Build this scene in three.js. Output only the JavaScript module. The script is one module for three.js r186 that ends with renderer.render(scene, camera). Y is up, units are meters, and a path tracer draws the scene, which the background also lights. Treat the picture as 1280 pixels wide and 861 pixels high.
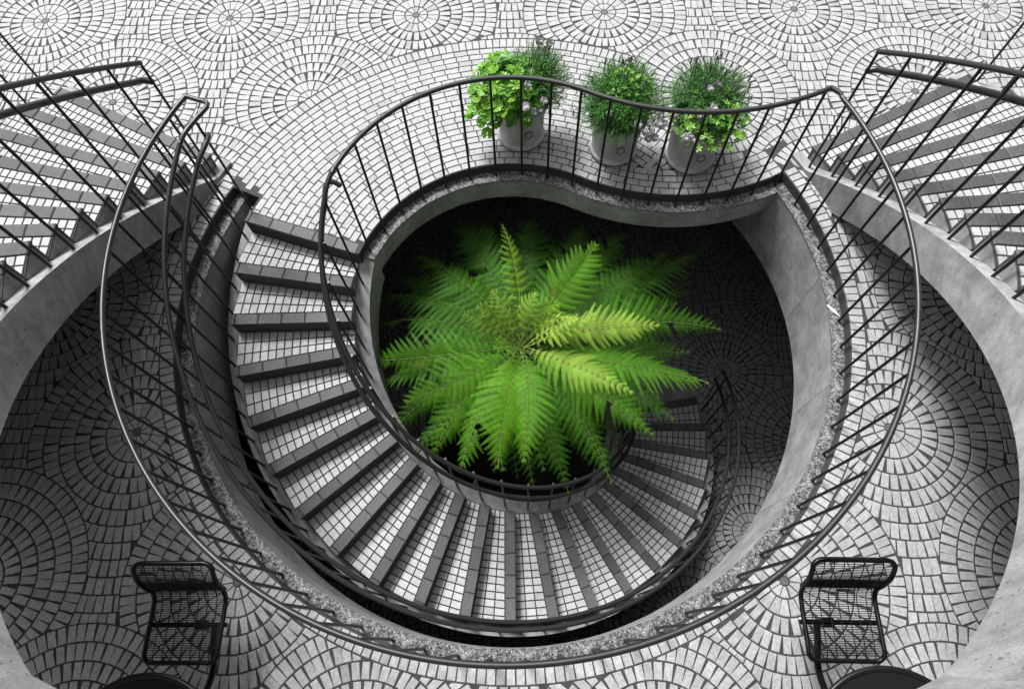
import * as THREE from 'three';
import { mergeGeometries, toCreasedNormals } from 'three/addons/utils/BufferGeometryUtils.js';

// ---------------------------------------------------------------- camera, sky, sun, exposure
// Origin: centre of the round stair well, on the plaza floor. x right, y up, z towards the deck the camera leans out from.
const scene = new THREE.Scene();
const camera = new THREE.PerspectiveCamera(53.62, 1024 / 688, 0.1, 300);
camera.position.set(0, 4.9, 2.52);
camera.rotation.set(0.4075 - Math.PI / 2, 0, 0);
camera.rotateZ(-0.0475);
camera.updateMatrixWorld(true);

const SUN = new THREE.Vector3(-0.29, 0.82, -0.45).normalize();
{ // overcast sky: neutral cloud, brighter overhead and broadly around the hidden sun
  const w = 128, h = 64, d = new Float32Array(w * h * 4);
  for (let j = 0; j < h; j++) for (let i = 0; i < w; i++) {
    const el = ((j + 0.5) / h - 0.5) * Math.PI, az = ((i + 0.5) / w - 0.5) * 2 * Math.PI;
    const v = new THREE.Vector3(Math.cos(el) * Math.cos(az), Math.sin(el), Math.cos(el) * Math.sin(az));
    const s = Math.max(0, Math.sin(el)), glow = Math.pow(Math.max(0, v.dot(SUN)), 3);
    const L = el > 0 ? 0.3 * (1 + 2 * s) / 3 + 0.13 * glow : 0.06;
    d.set([L, L, L, 1], (j * w + i) * 4);
  }
  const t = new THREE.DataTexture(d, w, h, THREE.RGBAFormat, THREE.FloatType);
  t.mapping = THREE.EquirectangularReflectionMapping; t.magFilter = THREE.LinearFilter; t.needsUpdate = true;
  scene.background = t; scene.environment = t;
}
const sun = new THREE.DirectionalLight(0xffffff, 1.5);
sun.position.copy(SUN).multiplyScalar(30); sun.castShadow = true; sun.shadow.radius = 34;
Object.assign(sun.shadow.camera, { left: -12, right: 12, top: 12, bottom: -12, near: 1, far: 80 });
sun.shadow.mapSize.set(2048, 2048);
scene.add(sun, sun.target);

const renderer = new THREE.WebGLRenderer({ antialias: true });
renderer.toneMapping = THREE.LinearToneMapping;
renderer.toneMappingExposure = 4.7;
renderer.shadowMap.enabled = true;

// ---------------------------------------------------------------- helpers
function rng(seed) { let a = seed >>> 0; return () => { a = (a + 0x6D2B79F5) | 0; let t = Math.imul(a ^ (a >>> 15), 1 | a); t = (t + Math.imul(t ^ (t >>> 7), 61 | t)) ^ t; return ((t ^ (t >>> 14)) >>> 0) / 4294967296; }; }
const R = rng(7), D = Math.PI / 180, V = (x, y, z) => new THREE.Vector3(x, y, z);
const P = (r, a, y) => V(r * Math.cos(a * D), y, -r * Math.sin(a * D));
const range = (n) => [...Array(n).keys()], lerp = (a, b, t) => a + (b - a) * t, clamp = (x, a = 0, b = 1) => Math.min(b, Math.max(a, x));
const taken = {};
const numbered = (n) => { const k = taken[n] = (taken[n] ?? -1) + 1; return k ? `${n}_${String(k).padStart(3, '0')}` : n; };
function add(o, parent) { o.castShadow = o.receiveShadow = true; parent.add(o); return o; }
function mesh(name, g, m, parent) { const o = new THREE.Mesh(g, m); o.name = name; return add(o, parent); }
function thing(name, label, category, group) { const o = new THREE.Group(); o.name = numbered(name); o.userData = { label, category }; if (group) o.userData.group = group; scene.add(o); return o; }
function structure(name, label) { const o = new THREE.Group(); o.name = name; o.userData = { kind: 'structure', label }; scene.add(o); return o; }
const stuff = (o) => { o.userData.kind = 'stuff'; return o; };

class GB { // collects flat polygons with colour and planar uv in metres
  constructor() { this.p = []; this.c = []; this.u = []; }
  tri(a, b, c, col, uv) {
    for (const [i, v] of [a, b, c].entries()) {
      this.p.push(v.x, v.y, v.z); this.c.push(col[0], col[1], col[2]);
      if (uv) this.u.push(uv[i][0], uv[i][1]); else this.u.push(v.x + v.y * 0.37, v.z + v.y * 0.61);
    }
  }
  quad(a, b, c, d, col, uv) { this.tri(a, b, c, col, uv && [uv[0], uv[1], uv[2]]); this.tri(a, c, d, col, uv && [uv[0], uv[2], uv[3]]); }
  geo(crease) {
    let g = new THREE.BufferGeometry();
    g.setAttribute('position', new THREE.Float32BufferAttribute(this.p, 3));
    g.setAttribute('color', new THREE.Float32BufferAttribute(this.c, 3));
    g.setAttribute('uv', new THREE.Float32BufferAttribute(this.u, 2));
    g.computeVertexNormals();
    return crease ? toCreasedNormals(g, crease) : g;
  }
}
const W1 = [1, 1, 1];
// a brick or tile: convex polygon pts [[x,g]...] (counter-clockwise seen from above), chamfered top at y, side down to y0
function slabPiece(gb, pts, y, y0, col, ch = 0.003) {
  const n = pts.length; let cx = 0, cg = 0; for (const q of pts) { cx += q[0] / n; cg += q[1] / n; }
  const du = R() * 3, dv = R() * 3, at = (q, yy, k) => { const dx = cx - q[0], dg = cg - q[1], l = Math.hypot(dx, dg) || 1; return V(q[0] + dx / l * k, yy, -(q[1] + dg / l * k)); };
  const uv = (v) => [v.x + du + v.y, v.z + dv];
  const T = pts.map((q) => at(q, y, ch * 1.4)), M = pts.map((q) => at(q, y - ch, 0)), B = pts.map((q) => at(q, y0, 0));
  for (let i = 1; i < n - 1; i++) gb.tri(T[0], T[i], T[i + 1], col, [uv(T[0]), uv(T[i]), uv(T[i + 1])]);
  for (let i = 0; i < n; i++) { const j = (i + 1) % n;
    gb.quad(M[i], M[j], T[j], T[i], col, [uv(M[i]), uv(M[j]), uv(T[j]), uv(T[i])]);
    gb.quad(B[i], B[j], M[j], M[i], col, [uv(B[i]), uv(B[j]), uv(M[j]), uv(M[i])]); }
}
function area(p) { let s = 0; for (let i = 0; i < p.length; i++) { const a = p[i], b = p[(i + 1) % p.length]; s += a[0] * b[1] - b[0] * a[1]; } return s / 2; }
function clip(p, x, g, nx, ng) { // keep the side that n points to
  const o = [], f = (q) => (q[0] - x) * nx + (q[1] - g) * ng;
  for (let i = 0; i < p.length; i++) { const a = p[i], b = p[(i + 1) % p.length], fa = f(a), fb = f(b);
    if (fa >= 0) o.push(a);
    if (fa * fb < 0) { const t = fa / (fa - fb); o.push([lerp(a[0], b[0], t), lerp(a[1], b[1], t)]); } }
  return o;
}
const cen = (p) => [p.reduce((s, q) => s + q[0], 0) / p.length, p.reduce((s, q) => s + q[1], 0) / p.length];
function clipCircle(p, cx, cg, r, outside) { // straight cut along the circle's tangent next to the piece
  if (p.length < 3) return p;
  const q = cen(p), dx = q[0] - cx, dg = q[1] - cg, l = Math.hypot(dx, dg) || 1e-6, s = outside ? 1 : -1;
  return clip(p, cx + dx / l * r, cg + dg / l * r, s * dx / l, s * dg / l);
}
// closed curved band between two plan curves: inn/out arrays of [x,g], tops and bottoms per station
function ribbon(inn, out, yt, yb, col = W1, crease = 0.5, caps = true) {
  const gb = new GB(), n = inn.length, v = (q, y) => V(q[0], y, -q[1]); let s = 0;
  for (let i = 0; i < n - 1; i++) {
    const ds = Math.hypot(out[i + 1][0] - out[i][0], out[i + 1][1] - out[i][1]), s1 = s + ds, w = Math.hypot(out[i][0] - inn[i][0], out[i][1] - inn[i][1]);
    const a = v(inn[i], yt[i]), b = v(inn[i + 1], yt[i + 1]), c = v(out[i + 1], yt[i + 1]), d = v(out[i], yt[i]);
    const e = v(inn[i], yb[i]), f = v(inn[i + 1], yb[i + 1]), g = v(out[i + 1], yb[i + 1]), h = v(out[i], yb[i]);
    gb.quad(a, b, c, d, col, [[s, 0], [s1, 0], [s1, w], [s, w]]);
    gb.quad(e, h, g, f, col, [[s, 0], [s, w], [s1, w], [s1, 0]]);
    gb.quad(e, f, b, a, col, [[s, yb[i]], [s1, yb[i + 1]], [s1, yt[i + 1]], [s, yt[i]]]);
    gb.quad(d, c, g, h, col, [[s, yt[i]], [s1, yt[i + 1]], [s1, yb[i + 1]], [s, yb[i]]]);
    s = s1;
  }
  if (caps) for (const i of [0, n - 1]) { const q = [v(inn[i], yt[i]), v(out[i], yt[i]), v(out[i], yb[i]), v(inn[i], yb[i])]; if (i) q.reverse(); gb.quad(q[0], q[1], q[2], q[3], col, [[0, 0], [.1, 0], [.1, .3], [0, .3]]); }
  return gb.geo(crease);
}
const arc = (r, a0, a1, n, cx = 0, cg = 0) => range(n + 1).map((i) => { const a = lerp(a0, a1, i / n) * D; return [cx + r * Math.cos(a), cg + r * Math.sin(a)]; });
const fill = (n, v) => Array(n).fill(v);
const helixBand = (r0, r1, a0, a1, n, top, bot) => { const A = range(n + 1).map((i) => lerp(a0, a1, i / n)); return ribbon(arc(r0, a0, a1, n), arc(r1, a0, a1, n), A.map(top), A.map(bot)); };
function tube(pts, r, seg = 0, rad = 8) { const c = new THREE.CatmullRomCurve3(pts, false, 'centripetal'); const g = new THREE.TubeGeometry(c, seg || pts.length * 2, r, rad, false); return capped(g, pts, r); }
function capped(g, pts, r) { const gs = [g]; for (const p of [pts[0], pts[pts.length - 1]]) gs.push(new THREE.SphereGeometry(r, 8, 6).translate(p.x, p.y, p.z)); return mergeGeometries(gs); }
function bar(a, b, r, rad = 8) { const d = b.clone().sub(a), l = d.length(), g = new THREE.CylinderGeometry(r, r, l, rad); g.applyQuaternion(new THREE.Quaternion().setFromUnitVectors(V(0, 1, 0), d.normalize())); return g.translate((a.x + b.x) / 2, (a.y + b.y) / 2, (a.z + b.z) / 2); }

// ---------------------------------------------------------------- textures and materials
function noiseTex(size, paint, srgb) {
  const d = new Uint8Array(size * size * 4);
  for (let j = 0; j < size; j++) for (let i = 0; i < size; i++) { const v = paint(i, j); const c = Array.isArray(v) ? v : [v, v, v]; d.set([clamp(c[0]) * 255, clamp(c[1]) * 255, clamp(c[2]) * 255, 255], (j * size + i) * 4); }
  const t = new THREE.DataTexture(d, size, size); t.wrapS = t.wrapT = THREE.RepeatWrapping; t.magFilter = THREE.LinearFilter; t.minFilter = THREE.LinearMipmapLinearFilter; t.generateMipmaps = true;
  if (srgb) t.colorSpace = THREE.SRGBColorSpace; t.needsUpdate = true; return t;
}
function valueNoise(cells, seed) { // tiling value noise over 0..1
  const r = rng(seed), v = Float32Array.from(range(cells * cells), () => r());
  return (x, y) => { x = ((x % 1) + 1) % 1 * cells; y = ((y % 1) + 1) % 1 * cells; const i = Math.floor(x), j = Math.floor(y), fx = x - i, fy = y - j, s = (t) => t * t * (3 - 2 * t), g = (a, b) => v[(b % cells) * cells + (a % cells)];
    return lerp(lerp(g(i, j), g(i + 1, j), s(fx)), lerp(g(i, j + 1), g(i + 1, j + 1), s(fx)), s(fy)); };
}
const N8 = valueNoise(8, 1), N24 = valueNoise(24, 2), N64 = valueNoise(64, 3), N160 = valueNoise(160, 4), N5 = valueNoise(5, 9);
const S = 512, U = (i) => i / S;
const grainR = rng(21);
const grain = noiseTex(S, (i, j) => 0.80 + 0.16 * (N160(U(i), U(j)) - 0.5) + 0.13 * (N24(U(i), U(j)) - 0.5) + 0.1 * (grainR() - 0.5), true);
const tileGrain = noiseTex(S, (i, j) => 0.9 + 0.14 * (N24(U(i), U(j)) - 0.5) + 0.08 * (N160(U(i), U(j)) - 0.5) - (N64(U(i), U(j)) > 0.93 ? 0.12 : 0), true);
const pit = rng(5);
const pits = range(420).map(() => [pit(), pit(), 0.001 + pit() ** 3 * 0.0035]);
const pitMap = new Float32Array(S * S);
for (const [x, y, r] of pits) { const n = Math.ceil(r * S) + 1; for (let j = -n; j <= n; j++) for (let i = -n; i <= n; i++) if (Math.hypot(i, j) < r * S) pitMap[((Math.round(y * S) + j + S) % S) * S + (Math.round(x * S) + i + S) % S] = 1; }
const cgr = rng(33);
const concreteTex = noiseTex(S, (i, j) => 0.76 + 0.16 * (N5(U(i), U(j)) - 0.5) + 0.1 * (N8(U(i), U(j)) - 0.5) + 0.12 * (N24(U(i), U(j)) - 0.5) + 0.12 * (N160(U(i), U(j)) - 0.5) + 0.12 * (cgr() - 0.5) - pitMap[j * S + i] * 0.35, true);
// exposed aggregate: small stones, dark and pale, in pale cement
const ag = rng(77), AC = 46, stones = range(AC * AC).map(() => [ag(), ag(), ag(), 0.3 + ag() * 0.35]);
const aggHeight = new Float32Array(S * S);
const aggTex = noiseTex(S, (i, j) => {
  const x = U(i) * AC, y = U(j) * AC; let best = 9, tone = 0.7;
  for (let b = -1; b <= 1; b++) for (let a = -1; a <= 1; a++) { const ci = (Math.floor(x) + a + AC) % AC, cj = (Math.floor(y) + b + AC) % AC, s = stones[cj * AC + ci], d = Math.hypot(Math.floor(x) + a + s[0] - x, Math.floor(y) + b + s[1] - y) / s[3]; if (d < best) { best = d; tone = s[2]; } }
  const inS = best < 1; aggHeight[j * S + i] = inS ? Math.sqrt(Math.max(0, 1 - best * best)) : 0;
  return (inS ? (tone < 0.26 ? 0.3 + tone * 0.5 : 0.52 + tone * 0.34) : 0.5) + 0.1 * (N64(U(i), U(j)) - 0.5) + 0.34 * (N24(U(i), U(j)) - 0.5) + 0.2 * (N8(U(i), U(j)) - 0.5);
}, true);
const aggBump = noiseTex(S, (i, j) => aggHeight[j * S + i]);
const grainBump = noiseTex(S, (i, j) => 0.5 + 0.5 * (N160(U(i), U(j)) - 0.5) + 0.4 * (N64(U(i), U(j)) - 0.5));
const rep = (t, k) => { const c = t.clone(); c.repeat.set(k, k); c.needsUpdate = true; return c; };
const grey = (v) => new THREE.Color().setRGB(v, v, v);
const M = {
  brick: new THREE.MeshStandardMaterial({ vertexColors: true, map: rep(grain, 3), bumpMap: rep(grainBump, 3), bumpScale: 0.001, roughness: 0.75 }),
  mortar: new THREE.MeshStandardMaterial({ color: grey(0.06), map: rep(grain, 2), roughness: 0.95 }),
  tile: new THREE.MeshPhysicalMaterial({ vertexColors: true, map: rep(tileGrain, 4), roughness: 0.7, specularIntensity: 0.4 }),
  nosing: new THREE.MeshPhysicalMaterial({ vertexColors: true, map: rep(tileGrain, 3), roughness: 0.6, specularIntensity: 0.5 }),
  concrete: new THREE.MeshStandardMaterial({ color: grey(0.42), map: rep(concreteTex, 0.9), bumpMap: rep(concreteTex, 0.9), bumpScale: 0.002, roughness: 0.9 }),
  aggregate: new THREE.MeshStandardMaterial({ color: grey(0.4), map: rep(aggTex, 2.4), bumpMap: rep(aggBump, 2.4), bumpScale: 0.004, roughness: 0.9 }),
  metal: new THREE.MeshPhysicalMaterial({ color: grey(0.008), roughness: 0.38, specularIntensity: 0.7 }),
  blackMetal: new THREE.MeshStandardMaterial({ color: grey(0.008), roughness: 0.3 }),
};

// ---------------------------------------------------------------- dimensions read off the place
const RISE = 0.1732, NDOWN = 22, LOW = -RISE * NDOWN;
const A0 = 158.76, DA = 9.912, RI = 1.392, RO = 2.406;                 // stair going down
const noseY = (a) => -RISE * (a - A0) / DA;
const RL = 2.584, RF = 2.68, LEDGE = -0.1;                             // well ledge: inner edge, floor edge
const WA0 = 152.7, WA1 = 383.6;
const D2 = [1.6, 2.83];                                                // centre of the walkway's counter-curve
const sCurve = (off, n1 = 48, n2 = 26) => [...arc(1.297 + off, 157, 60.5, n1), ...arc(1.953 - off, 240.5, 294.6, n2, ...D2).slice(1)];
const LAT = { S: 1.8663, row: 1.0658, g0: 5.6844, x0: -0.1099, rot: -0.0434 };
const PITCH = 0.115, RM = 7 * PITCH;
const cr = Math.cos(LAT.rot), sr = Math.sin(LAT.rot);

// upper stairs
const UP = { n: 21, ri: 2.92, ro: 4.65, da: 4.7, L: 150.3, R: 24.8 };
const upNose = (side) => (a) => RISE * (1 + (side > 0 ? (a - UP.L) : (UP.R - a)) / UP.da);   // side +1: left stair

// ---------------------------------------------------------------- paving
const inUpperStair = (pt) => { // does the line from the camera to pt pass through one of the upper stairs?
  const c = camera.position;
  for (let i = 1; i < 40; i++) { const t = i / 40, x = lerp(c.x, pt.x, t), y = lerp(c.y, pt.y, t), z = lerp(c.z, pt.z, t), r = Math.hypot(x, z); if (r < 2.83 || r > 4.75) continue;
    let a = Math.atan2(-z, x) / D; if (a < -100) a += 360;
    const yl = a > 140 ? upNose(1)(a) : a < 26 ? upNose(-1)(a) : 99; if (Math.abs(y - (yl - 0.3)) < 0.35) return true; }
  return false;
};
function shown(pt, through) { // picture size of one square metre there, 0 when out of view
  const q = pt.clone().project(camera); if (Math.abs(q.x) > 0.99 || Math.abs(q.y) > 0.99 || inUpperStair(pt)) return 0;
  if (through && Math.hypot(...[0, 1].map((k) => { const t = (4.9 + 0.95) / (4.9 - pt.y); return k ? lerp(2.52, pt.z, t) : lerp(0, pt.x, t); })) > 2.55) return 0;
  return 1 / pt.distanceToSquared(camera.position);
}
function layPieces(parent, name, pieces, y, y0, mat, limit, through, ch) {
  for (const b of pieces) { const q = cen(b.p); b.v = shown(V(q[0], y, -q[1]), through) * Math.abs(area(b.p)); }
  const order = [...pieces].sort((a, b) => b.v - a.v), single = new Set(order.slice(0, limit).filter((b) => b.v > 0)), rest = new GB();
  for (const b of pieces) { const yy = y + (R() - 0.5) * 0.003;
    if (single.has(b)) { const g = new GB(); slabPiece(g, b.p, yy, y0, b.c, ch); mesh(name, g.geo(), mat, parent); } else slabPiece(rest, b.p, yy, y0, b.c, ch); }
  if (rest.p.length) stuff(mesh(name + '_field', rest.geo(), mat, parent));
}
const tone = (base, spread) => { const v = base * (1 + (R() - 0.5) * 2 * spread) * (R() < 0.05 ? 0.82 : 1); return [v, v, v]; };
function rectPiece(x, g, ang, len, wid) { const c = Math.cos(ang), s = Math.sin(ang), q = (a, b) => [x + a * c - b * s, g + a * s + b * c], j = () => (R() - 0.5) * 0.003; return [q(-len / 2 + j(), -wid / 2 + j()), q(len / 2 + j(), -wid / 2 + j()), q(len / 2 + j(), wid / 2 + j()), q(-len / 2 + j(), wid / 2 + j())]; }

// fans of bricks: full circles of seven rings, each row of circles laid over the tails of the row beyond it
function fans(centres, keep, base) {
  const out = [];
  for (const c of centres) {
    const near = centres.filter((o) => o !== c && Math.hypot(o.x - c.x, o.g - c.g) < 3.2);
    const over = near.filter((o) => o.j > c.j);
    const hub = range(8).map((i) => [c.x + 0.03 * Math.cos(i * 45 * D), c.g + 0.03 * Math.sin(i * 45 * D)]);
    const push = (p, k) => { p = keep(p, k); if (p && p.length > 2 && area(p) > 0.0011) out.push({ p, c: tone(base, 0.09) }); };
    { const p = keep(hub, 0); if (p && p.length > 2) out.push({ p, c: tone(base * 0.3, 0.1) }); }
    for (let k = 1; k <= 14; k++) {
      const r0 = (k - 1) * PITCH, r1 = k * PITCH, rm = (r0 + r1) / 2, n = k === 1 ? 10 : k === 2 ? 18 : Math.round(2 * Math.PI * rm / 0.0645), ph = R() * 6.28;
      for (let i = 0; i < n; i++) {
        const a = ph + (i + (R() - 0.5) * (k > 2 ? 0.16 : 0.1)) / n * Math.PI * 2, x = c.x + rm * Math.cos(a), g = c.g + rm * Math.sin(a);
        if (k > 7) { // tail: straight on between the circles of the next row, up to the row after
          const lx = (x - c.x) * cr + (g - c.g) * sr, lg = -(x - c.x) * sr + (g - c.g) * cr;
          if (lg > 0 || Math.abs(lx) > LAT.S / 2) continue;
          if (near.some((o) => Math.hypot(o.x - x, o.g - g) < RM - 0.035)) continue;
          if (near.some((o) => { const ox = (x - o.x) * cr + (g - o.g) * sr, og = -(x - o.x) * sr + (g - o.g) * cr; return og < 0 && Math.abs(ox) < Math.abs(lx) && Math.hypot(o.x - x, o.g - g) < 1.65; })) continue;
        } else if (over.some((o) => Math.hypot(o.x - x, o.g - g) < RM - 0.035)) continue;
        let p;
        if (k <= 2) { const h = Math.PI / n, ri = k === 1 ? 0.036 : r0 + 0.005, ro = r1 - 0.005, gi = 0.0035 / Math.max(ri, 0.03), go = 0.0035 / ro, f = (r, t) => [c.x + r * Math.cos(t), c.g + r * Math.sin(t)]; p = [f(ri, a - h + gi), f(ro, a - h + go), f(ro, a), f(ro, a + h - go), f(ri, a + h - gi)]; }
        else p = rectPiece(x, g, a, PITCH - 0.0105, Math.min(0.0545, 2 * Math.PI * (r0 + 0.004) / n - 0.005));
        for (const o of k > 7 ? near : over) if (Math.hypot(o.x - x, o.g - g) < RM + 0.09) p = clipCircle(p, o.x, o.g, RM + 0.004, true);
        push(p, k);
      }
    }
  }
  return out;
}
function lattice(x0, x1, g0, g1) {
  const out = [];
  for (let j = -3; j <= 8; j++) for (let i = -5; i <= 5; i++) { const u = (i + (j % 2 === 0 ? 0.5 : 0)) * LAT.S + LAT.x0, v = LAT.g0 - j * LAT.row, x = u * cr - v * sr, g = u * sr + v * cr - 2.52; if (x > x0 && x < x1 && g > g0 && g < g1) out.push({ x, g, j, i }); }
  return out;
}
const plaza = structure('plaza_floor', 'pale brick paving laid in fans and curved courses round the stair well');
const BRICK = 0.5;
{
  const pieces = [], cs = lattice(-7.2, 7.2, -4.6, 7.6);
  const M1 = cs.find((c) => c.j === 1 && c.i === 1), R4 = 1.953 - 0.04 - 4 * 0.066;
  const keepFan = (p) => {
    const [x, g] = cen(p), r = Math.hypot(x, g), a = (Math.atan2(g, x) / D + 360) % 360;
    if (a > 25.5 && a < 150.5 && g > 0) {
      const d2 = Math.hypot(x - D2[0], g - D2[1]);
      if (r > 2.9) return p;
      if (x > 0.9 && d2 < R4 + 0.05 && (Math.hypot(x - M1.x, g - M1.g) < RM || a < 46)) return clipCircle(p, ...D2, R4 - 0.004, false);
      if (a < 40 && r > 2.7) return clipCircle(p, 0, 0, 2.69, true);
      if (r < 2.83 - 0.05) return null;
      return clipCircle(p, 0, 0, 2.838, true);
    }
    if (r < 2.76) return null;
    return clipCircle(p, 0, 0, 2.806, true);
  };
  pieces.push(...fans(cs, keepFan, BRICK));
  // running courses on the walkway, following the well's edge
  const frontN = [Math.sin(A0 * D), -Math.cos(A0 * D)], frontP = P(2, A0, 0);
  const keepBond = (p) => {
    const [x, g] = cen(p); if (Math.hypot(x - M1.x, g - M1.g) < RM - 0.04) return [];
    p = clipCircle(p, M1.x, M1.g, RM + 0.004, true);
    return clip(p, frontP.x - 0 + frontN[0] * 0.098, -frontP.z + frontN[1] * 0.098, frontN[0], frontN[1]);
  };
  const CW = 0.0655;
  for (let n = 0; n < 21; n++) {
    const r = 1.337 + (n + 0.5) * CW + 0.003; let a = 164 + (n % 2) * 0.055 / r / D - R() * 0.6, aEnd = 0;
    while (a > 44) { const len = 0.118 + (R() - 0.5) * 0.008, da = (len + 0.008) / r / D, am = a - da / 2, x = r * Math.cos(am * D), g = r * Math.sin(am * D); a -= da;
      if (am > 151 && r > 2.43) continue;
      if (am < 60.5 && Math.hypot(x - D2[0], g - D2[1]) > R4 - (n < 4 ? 9 : 0)) continue;
      aEnd = a; const p = keepBond(am < 151 ? rectPiece(x, g, (am + 90) * D, len, CW - 0.0085) : clipCircle(rectPiece(x, g, (am + 90) * D, len, CW - 0.0085), 0, 0, 2.402, false)); void (rectPiece(x, g, (am + 90) * D, len, CW - 0.0085)); if (p.length > 2 && area(p) > 0.0012) pieces.push({ p, c: tone(BRICK, 0.08) }); }
    if (n < 4) { const q = 1.953 - 0.04 - (n + 0.5) * CW - 0.003; let b = 240.5 - (aEnd - 60.5) * r / q;
      while (b < 297) { const len = 0.118 + (R() - 0.5) * 0.008, db = (len + 0.008) / q / D, bm = b + db / 2; b += db; const x = D2[0] + q * Math.cos(bm * D), g = D2[1] + q * Math.sin(bm * D); if (Math.hypot(x, g) > 2.76) break;
        const p = clipCircle(rectPiece(x, g, (bm + 90) * D, len, CW - 0.0085), 0, 0, 2.676, false); if (p.length > 2 && area(p) > 0.0012) pieces.push({ p, c: tone(BRICK * 1.02, 0.1) }); } }
  }
  for (let a = 151.5; a > 50; a -= 1.36) { const x = 2.776 * Math.cos(a * D), g = 2.776 * Math.sin(a * D); if (Math.hypot(x - M1.x, g - M1.g) < RM + 0.02) continue; pieces.push({ p: rectPiece(x, g, a * D, 0.102, 0.057), c: tone(BRICK, 0.1) }); }
  for (let a = 152.9; a < 384.5; a += 1.335) pieces.push({ p: rectPiece(2.744 * Math.cos(a * D), 2.744 * Math.sin(a * D), a * D, 0.104, 0.0555), c: tone(BRICK, 0.12) });
  layPieces(plaza, 'brick', pieces, 0, -0.02, M.brick, 300);

  // mortar bed and slab with the well cut out
  const shape = new THREE.Shape([[-9, -9], [9, -9], [9, 9], [-9, 9]].map((q) => new THREE.Vector2(...q)));
  const hole = [...arc(RF, WA0, WA1 + 1.2, 140), ...sCurve(0.04).reverse().slice(1, -2), ...[[1.337, A0], [2.41, A0], [2.41, WA0]].map(([r, a]) => [r * Math.cos(a * D), r * Math.sin(a * D)])];
  shape.holes.push(new THREE.Path(hole.map((q) => new THREE.Vector2(...q))));
  const g = new THREE.ExtrudeGeometry(shape, { depth: 0.3, bevelEnabled: false, curveSegments: 4 }); g.rotateX(-Math.PI / 2); g.translate(0, -0.306, 0);
  mesh('mortar_bed', g, M.mortar, plaza);
  // the plaza goes on plain beyond the laid bricks
  const far = new THREE.Shape([[-60, -60], [60, -60], [60, 60], [-60, 60]].map((q) => new THREE.Vector2(...q)));
  far.holes.push(new THREE.Path([[-8.9, -8.9], [8.9, -8.9], [8.9, 8.9], [-8.9, 8.9]].map((q) => new THREE.Vector2(...q))));
  const fg = new THREE.ExtrudeGeometry(far, { depth: 0.3, bevelEnabled: false }); fg.rotateX(-Math.PI / 2); fg.translate(0, -0.3, 0);
  mesh('outer_paving', fg, new THREE.MeshStandardMaterial({ color: grey(0.33), map: rep(grain, 1), roughness: 0.85 }), plaza);
}
const lower = structure('lower_floor', 'brick floor in fans at the foot of the spiral stair');
{
  const cs = []; // same fans, on their own grid
  for (let j = -3; j <= 3; j++) for (let i = -2; i <= 2; i++) { const x = 2.85 + i * LAT.S + (j % 2 ? -0.93 : 0), g = 0.69 - j * 1.06; if (x > -2.6 && x < 5.6 && Math.abs(g) < 4.4) cs.push({ x, g, j: j + 4, i }); }
  layPieces(lower, 'brick', fans(cs, (p) => { const q = cen(p); return Math.hypot(q[0] - 1, q[1]) > 4.6 ? null : p; }, BRICK), LOW, LOW - 0.02, M.brick, 300, true);
  const g = new THREE.BoxGeometry(18, 0.3, 18); g.translate(0, LOW - 0.156, 0); mesh('mortar_bed', g, M.mortar, lower);
}
{ // unseen walls under the plaza, added to keep sky light out
  const w = structure('added_lower_walls', 'unseen concrete walls added to keep sky light out of the lower level');
  for (const [x, z, a, b] of [[-8.9, 0, 0.2, 17.6], [8.9, 0, 0.2, 17.6], [0, -8.9, 18, 0.2], [0, 8.9, 18, 0.2]]) mesh('wall', new THREE.BoxGeometry(a, -LOW - 0.31, b).translate(x, (LOW - 0.306) / 2, z), M.concrete, w);
}

// ---------------------------------------------------------------- well wall and walkway edge
{
  const w = thing('well_wall', 'round concrete wall of the stair well, lit on its right side', 'wall'), n = 160, m = n + 1;
  mesh('wall', ribbon(arc(RL + 0.012, WA0, WA1, n), arc(RF - 0.002, WA0, WA1, n), fill(m, LEDGE - 0.016), fill(m, -0.95)), M.concrete, w);
  for (let k = 0; k < 11; k++) { const b = lerp(WA0, WA1, k / 11) + 0.05, c = lerp(WA0, WA1, (k + 1) / 11) - 0.05; mesh('wall_panel', ribbon(arc(RL, b, c, 16), arc(RL + 0.011, b, c, 16), fill(17, LEDGE - 0.015), fill(17, -0.948)), M.concrete, w); }
  mesh('ledge', ribbon(arc(RL - 0.004, WA0, WA1, n), arc(RF - 0.002, WA0, WA1, n), fill(m, LEDGE), fill(m, LEDGE - 0.014)), M.aggregate, w);
  mesh('wall', ribbon(arc(RL, WA1, 400, 12), arc(RF, WA1, 400, 12), fill(13, -0.308), fill(13, -0.95)), M.concrete, w);
  const e = thing('walkway_edge_beam', 'curving concrete edge beam of the walkway above the fern', 'beam');
  const i = sCurve(-0.062), o = sCurve(0.038), k = i.length;
  mesh('beam', ribbon(i, o, fill(k, LEDGE - 0.014), fill(k, -0.345)), M.concrete, e);
  mesh('ledge', ribbon(sCurve(-0.066), o, fill(k, LEDGE), fill(k, LEDGE - 0.014)), M.aggregate, e);
}

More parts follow.
